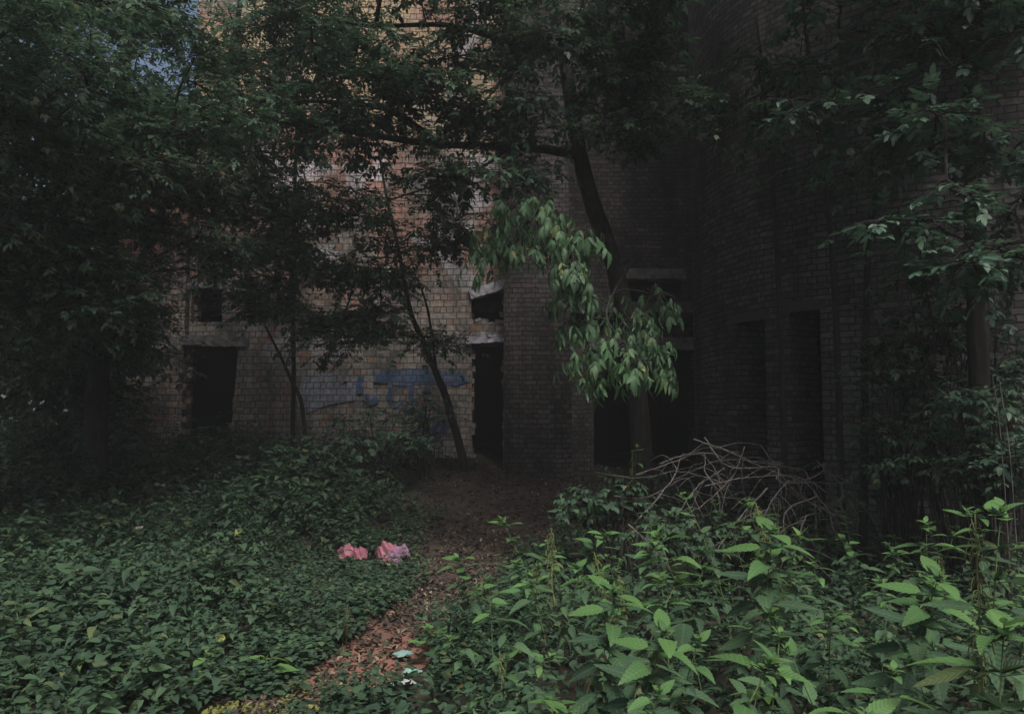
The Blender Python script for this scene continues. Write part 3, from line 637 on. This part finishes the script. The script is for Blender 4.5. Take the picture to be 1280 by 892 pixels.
shrub('round leaved shrub at the right edge behind the nettles', P(1245, 575, 5.8), (.28, .25, .22), 9, .065, M_LEAFR, T_OVAL, droop=.1)
shrub('dark shrub at the right edge below the grey green leaf sprays', P(1270, 440, 7), (.5, .5, .5), 14, .07, M_LEAFR, T_OVAL, droop=.2)

# ------------------------------------------------------------ wood left of the ruin, and unseen trees added for shade
def wood(n, where, size):
    lv = Leaves()
    for _ in range(n):
        c = where(); k = 24
        q = c + RNG.normal(size=(k, 3)) * .55; d = RNG.normal(size=(k, 3)); nn = RNG.normal(size=(k, 3)) + np.array((0, 0, .6))
        lv.addmany(q, d, nn, size * RNG.uniform(.7, 1.3, k))
    return lv
def behind():  # unseen trees behind the camera, heights set to block sky light
    a = R(rnd(150, 390)); r = rnd(9, 15); return np.array((r * math.cos(a), -1 + r * math.sin(a), rnd(.3, 9.5) if a > R(305) else rnd(.3, 3.2)))
def leftback():
    return np.array((rnd(-24, -8.3), rnd(13.5, 24), rnd(.3, 8.5)))
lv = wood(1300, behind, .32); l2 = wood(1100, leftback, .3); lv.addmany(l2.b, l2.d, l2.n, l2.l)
tag(lv.build('woods', T_TREE, M_WOOD), kind='stuff', label='dark wood left of the ruin, with unseen trees added behind the camera for shade')

# ------------------------------------------------------------ undergrowth on the left and among the nettles
def plant_arrays(h, pairs, leaf, tpl, lean=.15, up=.1, top=None, shoots=False):
    """stem with crosswise leaf pairs; top collects the young leaves at the tip, shoots adds small leaves in the axils"""
    lv = Leaves(); mb = MB(); dx, dy = rnd(-lean, lean), rnd(-lean, lean)
    top = lv if top is None else top
    ax = lambda t: np.array((dx * t * t * h, dy * t * t * h, h * t))
    pp = [ax(t) for t in np.linspace(0, 1, 6)]; mb.tube(pp, np.linspace(.0042, .0018, 6), 5)
    a = rnd(0, 6.28)
    for k in range(pairs):
        t = .2 + .8 * (k + .5) / pairs; a += math.pi / 2 + rnd(-.3, .3); q = ax(t)
        s = leaf * (.4 + .9 * math.sin(math.pi * (.2 + .7 * (1 - t))))
        for sg in (0, math.pi):
            if random.random() < .07: continue
            an = a + sg + rnd(-.35, .35); d = np.array((math.cos(an), math.sin(an), up + rnd(-1.1, .05) * (1.25 - t) + .35 * t * t))
            b = q + np.array((math.cos(an), math.sin(an), .3)) * s * .3
            mb.tube([q, b], .0013, 3)
            (top if t > .8 else lv).add(b, d, UPV + rvec() * .35, s * rnd(.8, 1.2), rnd(.85, 1.15))
            if shoots and t > .3:
                for _ in range(3):
                    an2 = an + rnd(-.9, .9); lv.add(q + UPV * .01, (math.cos(an2), math.sin(an2), rnd(-.1, .8)), UPV + rvec() * .4, s * rnd(.3, .55), rnd(.8, 1.1))
    q = ax(1)
    for k in range(8 if top is not lv else 4):
        an = a + k * math.pi / 2.6; top.add(q - UPV * .006 * k, np.array((math.cos(an), math.sin(an), rnd(.2, 1.1))), UPV + rvec() * .25, leaf * rnd(.28, .62), .95)
    return mb, lv
def in_path(x, y, m=0.0):
    c, w = path_x(y); return abs(x - c) < w + m
covs = []
for k in range(18):
    q = rnd(0, 1); mb, lv = plant_arrays(.2 + .36 * q, random.choice((3, 4, 5, 6)), rnd(.036, .05) + .03 * q * q, T_IVY if k % 3 else T_NETTLE, .5, shoots=k % 2 == 0); covs.append((lv.arrays(T_IVY), None))
def cover(name, label, spots, m):
    VV = []; LL = []; TT = []; UU = []; n = 0
    for x, y, s in spots:
        (V, (lo, st, to), uv), _ = random.choice(covs); a = rnd(0, 6.28); c, q = math.cos(a), math.sin(a)
        Vr = np.stack(((V[:, 0] * c - V[:, 1] * q) * max(s, .75), (V[:, 0] * q + V[:, 1] * c) * max(s, .75), V[:, 2] * s), 1) + np.array((x, y, float(gz(x, y))))
        VV.append(Vr); LL.append(lo + n); TT.append(to); UU.append(uv); n += len(V)
    to = np.concatenate(TT); st = np.concatenate(([0], np.cumsum(to)[:-1]))
    return tag(mesh_obj(name, np.concatenate(VV), (np.concatenate(LL), st, to), m, None, np.concatenate(UU), True), kind='stuff', label=label)
def clear(x, y): return (4.02 < y < 4.42 and -1.65 < x < -1.02) or (abs(x + .64) < .22 and 4.25 < y < 5.2)
PINKS = [(-1.52, 7.95), (-1.24, 7.95)]
sp = []
while len(sp) < 7500:
    y = 2.6 + 11.0 * random.random() ** 1.15; x = rnd(-.85 * y - .6, 1.2)
    c, w = path_x(max(y, 3)); e = c - w * (1 + .25 * math.sin(y * 2.3))
    if x > e + .05: continue
    if y > 12.9 and x > -1.4 or clear(x, y): continue
    near = min(1, max(.15, (e - x) / .5)); pk = min(math.hypot(x - a, (y - b) * .6) for a, b in PINKS)
    if pk < .2 and y < 8.1: continue
    h = near * (.62 + .35 * math.sin(1.9 * x + .7) * math.sin(1.4 * y) + .25 * math.sin(4.7 * x) * math.sin(4.1 * y + 1) + .6 * random.random() ** 2) * (1 if y < 9 else 1.25)
    if -2.4 < x < -.8 and 6.5 < y < 8.3: h *= .55
    sp.append((x, y, max(.25, h)))
for _ in range(420):
    y = rnd(4.3, 9.5); c, w = path_x(y); q = c - w + rnd(-.4, .12) * (1 if y < 7 else 1.4)
    if not clear(q, y) and not (7.6 < y < 8.2 and q < -1.0): sp.append((q, y, rnd(.25, .6)))
cover('ground_cover', 'low dark leafy ground cover left of the path', sp, M_COVER)
sp = []
while len(sp) < 2600:
    y = rnd(2.0, 12.5); x = rnd(-.9, .8 * y + .5); c, w = path_x(max(y, 3))
    if x < c + w + .03: continue
    if y > 9 and x < 2 or clear(x, y): continue
    sp.append((x, y, rnd(.5, 1.1) * min(1, max(.25, (x - c - w) / .4))))
for _ in range(330):
    y = rnd(3.6, 5.6); c, w = path_x(y); q = c + w + rnd(-.02, .55)
    if not clear(q, y): sp.append((q, y, rnd(.35, .8)))
for _ in range(160):
    y = rnd(5.4, 8.5); c, w = path_x(y); q = c + w + rnd(-.02, .45); sp.append((q, y, rnd(.25, .6)))
cover('undergrowth', 'low leafy undergrowth beneath the nettles', sp, M_COVER)

# fallen leaves on the path
lv = Leaves()
for _ in range(9000):
    y = rnd(3.2, 13.6); c, w = path_x(y); x = c + rnd(-1.15, 1.15) * w
    if y < 6 and random.random() < .2: continue
    a = rnd(0, 6.28); lv.add((x, y, float(gz(x, y)) + rnd(.012, .035)), (math.cos(a), math.sin(a), rnd(-.1, .35)), UPV + rvec() * .5, rnd(.03, .06), rnd(.6, 1.2))
tag(lv.build('leaf_litter', T_DEAD, M_DEADLEAF), kind='stuff', label='brown fallen leaves covering the path')
lv = Leaves()
for _ in range(900):
    g = random.choice(((-1.5, 4.18, .1), (-1.15, 4.28, .08), (-1.32, 4.2, .12), (-1.22, 4.45, .04)))
    x, y = g[0] + random.gauss(0, g[2]), g[1] + random.gauss(0, .07)
    lv.add((x, y, float(gz(x, y)) + rnd(.008, .03)), (*RNG.normal(size=2), rnd(0, .8)), UPV + rvec() * .6, rnd(.015, .035), 1.2)
tag(lv.build('moss', T_IVY, M_MOSS), kind='stuff', label='yellow green moss at the near end of the path')

# ------------------------------------------------------------ nettles
def nettle_proto(h, pairs, leaf, label, group, flowers=False, mat_=None, lean=.15, young=None):
    root = empty('nettle_plant'); tag(root, label, 'nettle', group); top = Leaves()
    mb, lv = plant_arrays(h, pairs, leaf, T_NETTLE, lean, top=top, shoots=True); mb.build('stem', M_STEM, root, True)
    lv.build('leaves', T_NETTLE, mat_ or M_NETTLE, root); top.build('young_leaves', T_NETTLE, young or M_YOUNG, root)
    if flowers:
        f = MB(); p0 = [np.array((0, 0, h * t)) for t in (.55, .75, .97)]; f.tube(p0, .003, 4)
        for _ in range(60):
            t = rnd(.58, .95); a = rnd(0, 6.28); q = np.array((0, 0, h * t)); L = rnd(.015, .045)
            p = smooth_path([q, q + np.array((math.cos(a), math.sin(a), -.2)) * L * .6, q + np.array((math.cos(a) * .9, math.sin(a) * .9, -1.1)) * L], 3)
            f.tube(p, .0016, 4, .5)
        f.build('flower_tassels', M_TASSEL, root)
    return root
def copy_tree(o):
    c = o.copy(); COL.objects.link(c)
    for ch in list(o.children):
        d = ch.copy(); COL.objects.link(d); d.parent = c
    return c
NL, NG = 'leafy green nettle with toothed paired leaves in the thick bed right of the path', 'nettles in the bed right of the path'
protos = [nettle_proto(rnd(.74, 1.04), random.choice((8, 9, 10, 11, 13)), rnd(.075, .13), NL, NG, k == 2, lean=.3) for k in range(10)]
spots = []
tries = 0
while len(spots) < 190 and tries < 40000:
    tries += 1
    y = 1.7 + 6.3 * random.random() ** 1.25; x = rnd(-.6, .72 * y + .3); c, w = path_x(max(y, 3))
    lim = np.interp(y, [1.7, 3, 4, 5, 6.5, 8], [-.08, -.25, -.3, -.32, .12, .75])
    if x < lim: continue
    if math.sin(2.1 * x + 1.1 * y + 2) * math.sin(1.9 * y - 1.3 * x) < -.62: continue
    dmin = .16 + .03 * y
    if any((x - a) ** 2 + (y - b) ** 2 < dmin ** 2 for a, b, *_ in spots): continue
    s = (.92 + .2 * math.sin(3.1 * x + 1.2 * y + .5) * math.sin(2.3 * y - .8 * x) + rnd(-.16, .16)) * min(1, .62 + (x - lim) * .7)
    if y > 5: s *= .8
    if y < 2.6: s *= .82
    spots.append((x, y, s))
for i, (x, y, s) in enumerate(spots):
    o = protos[i] if i < len(protos) else copy_tree(protos[i % len(protos)])
    o.location = (x, y, float(gz(x, y)) - .01); o.rotation_euler = (rnd(-.22, .22), rnd(-.22, .22), rnd(0, 6.28)); o.scale = (max(s, .8), max(s, .8), s)
NL2, NG2 = 'small nettle rising from the low leafy undergrowth left of the path', 'small nettles left of the path'
lp = [nettle_proto(rnd(.5, .7), 7, rnd(.08, .1), NL2, NG2, lean=.3, young=M_NETTLE) for k in range(4)]; n_ = 0; lspots = []
while n_ < 75:
    y = 3.5 + 5.5 * random.random() ** 1.5; x = rnd(-.72 * y, -1.5 - .1 * y)
    if any((x - a) ** 2 + (y - b) ** 2 < .06 for a, b in lspots): continue
    lspots.append((x, y)); o = lp[n_] if n_ < 4 else copy_tree(lp[n_ % 4]); n_ += 1
    o.location = (x, y, float(gz(x, y)) - .01); o.rotation_euler = (rnd(-.2, .2), rnd(-.2, .2), rnd(0, 6.28)); o.scale = (rnd(.5, 1.05) * (1 if y < 6 else .8),) * 3
def put(o, q, sc=1, rx=0, ry=0, rz=0):
    o.location = (q[0], q[1], float(gz(q[0], q[1]))); o.rotation_euler = (rx, ry, rz); o.scale = (sc,) * 3
q = P(1218, 622, 2.7); put(nettle_proto(q[2] - .0, 10, .14, 'tallest nettle standing above the bed near the right edge', None, True), q)
q = P(1224, 765, 2.0); put(nettle_proto(q[2], 10, .15, 'bright nettle with yellow flower tassels in the lower right corner', None, True), q)
q = P(965, 668, 4.6); put(nettle_proto(q[2], 7, .12, 'bright nettle top with broad leaves below the brush pile', None), q)
q = P(790, 545, 7.2); put(nettle_proto(q[2] - .1, 9, .09, 'slender upright nettle standing against the black doorway left of the brush pile', None, True, M_COVER), q)

# ------------------------------------------------------------ brush pile
BR = [[(868, 549, 6.6), (905, 562, 6.6), (940, 578, 6.7), (975, 592, 6.8), (1006, 600, 6.9), (1030, 588, 7)],
      [(880, 607, 6.4), (930, 597, 6.5), (980, 594, 6.7), (1012, 601, 6.8), (1040, 622, 6.9), (1064, 650, 7)],
      [(745, 591, 7), (800, 597, 6.9), (845, 589, 6.8), (880, 596, 6.7), (915, 606, 6.6)],
      [(793, 655, 6.3), (815, 630, 6.4), (845, 590, 6.7), (830, 569, 6.9), (812, 576, 7)],
      [(824, 580, 6.8), (850, 570, 6.8), (874, 566, 6.8), (893, 585, 6.7), (900, 602, 6.6)],
      [(931, 558, 6.5), (922, 582, 6.5), (912, 600, 6.5), (880, 630, 6.3), (858, 642, 6.2)],
      [(986, 600, 6.6), (965, 625, 6.4), (950, 662, 6.2)], [(1008, 602, 6.7), (1035, 638, 6.6), (1042, 662, 6.5)],
      [(1022, 620, 6.6), (985, 635, 6.4), (979, 660, 6.3), (985, 676, 6.2), (1002, 690, 6.1)],
      [(905, 585, 6.9), (870, 610, 6.6), (845, 645, 6.3)], [(840, 600, 6.9), (900, 575, 7), (960, 577, 7)],
      [(960, 610, 6.5), (930, 640, 6.3), (895, 690, 6)], [(950, 555, 7.2), (975, 590, 7), (1000, 620, 6.8), (1040, 640, 6.7)],
      [(785, 655, 6), (808, 675, 5.9), (822, 694, 5.8)], [(1020, 575, 7.2), (1050, 605, 7.1), (1075, 650, 7)]]
WHERE = ['arching over the top of the brush pile', 'running along the crest of the brush pile to its right end', 'reaching left out of the brush pile to the slender nettle', 'hooked over the left end of the brush pile', 'bowed into a hoop at the top left of the brush pile',
         'crossing upright over the middle of the brush pile', 'hanging steeply from the knot of the brush pile', 'drooping right from the knot of the brush pile', 'kinked and hanging low at the right of the brush pile', 'slanting down left behind the upright twig of the brush pile',
         'lying flat behind the crest of the brush pile', 'slanting down to the nettles in front of the brush pile', 'slanting down right behind the knot of the brush pile', 'sticking out of the nettles left of the brush pile', 'outermost on the right of the brush pile']
for k in range(5):
    a = BR[(k * 4) % 14]; BR.append([(x + rnd(-35, 35), y + rnd(-4, 26), d + rnd(-.25, .25)) for x, y, d in a])
WHERE += ['or one of its many crossing twigs'] * 5
for pts, wh in zip(BR, WHERE):
    p = smooth_path([P(*q) for q in pts], 6); o = MB(); r0 = rnd(.0045, .008)
    p = p + RNG.normal(size=p.shape) * .003
    o.tube(p, np.linspace(r0, .003, len(p)), 6, .12)
    b = o.build('dead_branch', M_TWIG); tag(b, 'bare grey dead branch ' + wh if 'or one' not in wh else 'thin grey dead branch tangled among the others in the brush pile', 'branch', 'dead branches of the brush pile')
    for _ in range(random.choice((5, 6, 8))):
        i = random.randrange(2, len(p) - 2); d = (p[i + 1] - p[i]); d /= np.linalg.norm(d); d = d + rvec() * .9 - UPV * .3; d /= np.linalg.norm(d); L = rnd(.12, .45); tw = MB()
        tw.tube(smooth_path((p[i], p[i] + d * L * .5 + rvec() * .03, p[i] + d * L - UPV * .06), 3), np.linspace(.0035, .0015, 7), 4, .1); tw.build('twig', M_TWIG, b)
for pts, lab, g in (([(692, 640, 10.6), (660, 643, 10.5), (622, 638, 10.5)], 'thin pale stick lying across the leaf covered path', None),
                 ([(1240, 468, 5.5), (1248, 520, 5.5), (1254, 585, 5.5)], 'thin pale bare stem, the left of two at the right edge', 'bare stems'), ([(1250, 478, 5.4), (1256, 520, 5.4), (1264, 585, 5.4)], 'thin pale bare stem, the right of two at the right edge', 'bare stems')):
    q = [P(*a) for a in pts]
    if g:
        q.append(np.array((q[-1][0] + .03, q[-1][1], float(gz(q[-1][0], q[-1][1])))))
    else:
        for a in q: a[2] = float(gz(a[0], a[1])) + .03
    o = MB(); o.tube(smooth_path(q, 5), .006 if g is None else .0035, 5, .15); tag(o.build('dead_stem' if g else 'stick', M_TWIG), lab, 'stem' if g else 'stick', g)  # two bare dead stems, and the stick on the path

# ------------------------------------------------------------ litter, grass, yellow leaves
def sheet(name, label, c, sx, sy, m, rz, arch, cat, group=None, n=22, jag=.15, tilt=0, seed=0):
    """a crumpled sheet: folds, ragged outline, a little thickness"""
    rg = np.random.default_rng(seed); V = []; F = []; ph = rg.uniform(0, 6, 6)
    for i in range(n):
        for j in range(n):
            a, b = i / (n - 1) * 2 - 1, j / (n - 1) * 2 - 1; s = 1 + jag * (math.sin(3 * a + ph[0]) + math.sin(4 * b + ph[1])) * .5
            k = max(abs(a), abs(b)); rr = math.hypot(a, b) or 1; a2, b2 = a * (k / rr * .6 + .4), b * (k / rr * .6 + .4)
            z = arch * (1 - .9 * a2 * a2) * (1 - .6 * b2 * b2) + .16 * arch * math.sin(5 * a + ph[2]) * math.sin(4 * b + ph[3]) + .1 * arch * math.sin(9 * a + 7 * b + ph[4])
            y = b2 * sy * s; x = a2 * sx * s; V.append((x, y * math.cos(tilt) - z * math.sin(tilt), y * math.sin(tilt) + z * math.cos(tilt)))
    for i in range(n - 1):
        for j in range(n - 1): q = i * n + j; F.append((q, q + n, q + n + 1, q + 1))
    o = mesh_obj(name, V, F, m, smooth=True); o.location = c; o.rotation_euler[2] = rz
    md = o.modifiers.new('thickness', 'SOLIDIFY'); md.thickness = .003; return tag(o, label, cat, group) if label else o
def on(px, py, d, z=.02): q = P(px, py, d); return (q[0], q[1], float(gz(q[0], q[1])) + z)
g = 'pink plastic litter'
sheet('plastic_sheet', 'small arched piece of pink plastic left of the larger pink heap', on(434, 688, 8.0, .12), .1, .09, M_PINK, .2, .12, 'litter', g, seed=1, tilt=.5)
sheet('plastic_sheet', 'curved pink plastic strip between the small arch and the larger pink heap', on(451, 689, 7.95, .12), .09, .08, M_PINK, -.5, .11, 'litter', g, seed=2, tilt=.6)
h = sheet('plastic_sheet', 'largest crumpled heap of pink and lilac plastic beside the path', on(484, 686, 8.0, .1), .14, .11, M_PINK, -.25, .16, 'litter', g, seed=3, tilt=.6, jag=.3)
k = sheet('flap', None, (.09, -.07, -.02), .09, .1, M_LILAC, .3, .13, None, seed=4, tilt=.8, jag=.3); k.parent = h
k = sheet('flap', None, (.15, .02, .03), .07, .07, M_LILAC, .8, .1, None, seed=5, tilt=.7, jag=.35); k.parent = h
sheet('plastic_sheet', 'tiny pink scrap in the leaves in front of the larger pink heap', on(483, 697, 7.8, .1), .045, .04, M_PINK, .1, .06, 'litter', g, seed=6, tilt=.4)
g = 'paper scraps by the path'
sheet('paper_scrap', 'pale teal scrap lying on the red soil of the path', on(505, 821, 5.05, .05), .055, .045, M_TEAL, .5, .02, 'litter', g, seed=7, jag=.4)
sheet('paper_scrap', 'long crumpled white and teal scrap under the nettles at the path edge', on(515, 845, 4.65, .07), .075, .035, M_TEAL, .9, .04, 'litter', g, seed=8, jag=.4)
sheet('paper_scrap', 'crumpled white paper scrap, the nearest by the path', on(504, 862, 4.5, .07), .055, .035, M_PAPER, .2, .035, 'litter', g, seed=9, jag=.4)
sheet('paper_scrap', 'small white paper scrap left of the crumpled one by the path', on(494, 856, 4.55, .06), .025, .022, M_PAPER, 1.2, .02, 'litter', g, seed=10, jag=.4)
for i, (px, py, d, s, lab) in enumerate(((175, 756, 5.3, .075, 'bright yellow leaf, the upper one of three in the left undergrowth'), (183, 769, 5.2, .06, 'yellow leaf just below the brightest one in the left undergrowth'),
        (190, 800, 4.9, .08, 'torn yellow leaf above the bright green sprig on the left'), (281, 795, 4.9, .065, 'round yellow leaf in the undergrowth nearest the path'), (178, 657, 8.2, .19, 'large curled pale dead leaf high in the left undergrowth'), (300, 662, 8, .1, 'dull yellow leaf in the dark left undergrowth'))):
    lv = Leaves(); a = rnd(-2.5, -.6); lv.add((0, 0, 0), (math.cos(a), math.sin(a) * .4 - .3, -.2), (0.1, -.8, .7), s * .8, 1.25)
    o = lv.build('yellow_leaf' if i != 4 else 'dead_leaf', T_IVY, M_YELLOW if i != 4 else M_PALE, loc=P(px, py, d) ); tag(o, lab, 'leaf', 'fallen leaves caught in the undergrowth')
def tuft(label, c, n, h):
    lv = Leaves()
    for _ in range(n):
        a = rnd(0, 6.28); lv.add(np.array((rnd(-.06, .06), rnd(-.06, .06), 0)), (math.cos(a) * .3, math.sin(a) * .3, 1), rvec(), h * rnd(.4, 1.0), .05)
    tag(lv.build('grass_tuft', T_OVAL, M_PALE_GRASS, loc=c), label, 'grass tuft')
M_PALE_GRASS = leaf_mat('dry grass blade', [(0, (.08, .09, .045)), (1, (.17, .16, .085))], .2)
tuft('dry pale grass tuft at the left edge of the path', on(428, 800, 5.4, 0), 26, .3)
for px, py, lab in ((190, 850, 'bright green leafy sprig at the lower left below the yellow leaves'), (255, 860, 'bright green leafy sprig nearest the mossy end of the path'), (540, 810, 'fresh green sprig between the path and the nettles'), (40, 850, 'pale green leafy sprig in the lower left corner'), (112, 835, 'pale green leafy sprig right of the corner one at the lower left'), (335, 850, 'pale green leafy sprig touching the left edge of the path')):
    d = 4.6 if px < 500 else 5.0; root = empty('leafy_sprig'); tag(root, lab, 'sprig', 'fresh green sprigs')
    hgt = max(.2, P(px, py - 25, d)[2]); mb, lv = plant_arrays(hgt, 4, .1, T_IVY, .2); mb.build('stem', M_STEM, root); lv.build('leaves', T_IVY, M_YOUNG, root); put(root, P(px, py, d))

# ------------------------------------------------------------ the added haze, put in to raise the black tones
hz = MB(); hz.box((0, 0, 7.6), (152, 152, 9.2)); hz = hz.build('haze', None); tag(hz, 'thin added haze', None, None, 'stuff')
mh = bpy.data.materials.new('added haze'); mh.use_nodes = True; nn_ = mh.node_tree.nodes; nn_.remove(nn_['Principled BSDF'])
pv = nn_.new('ShaderNodeVolumePrincipled'); pv.inputs['Density'].default_value = HAZE; pv.inputs['Color'].default_value = (.85, .9, .92, 1)
mh.node_tree.links.new(pv.outputs[0], nn_['Material Output'].inputs['Volume']); hz.data.materials.append(mh)
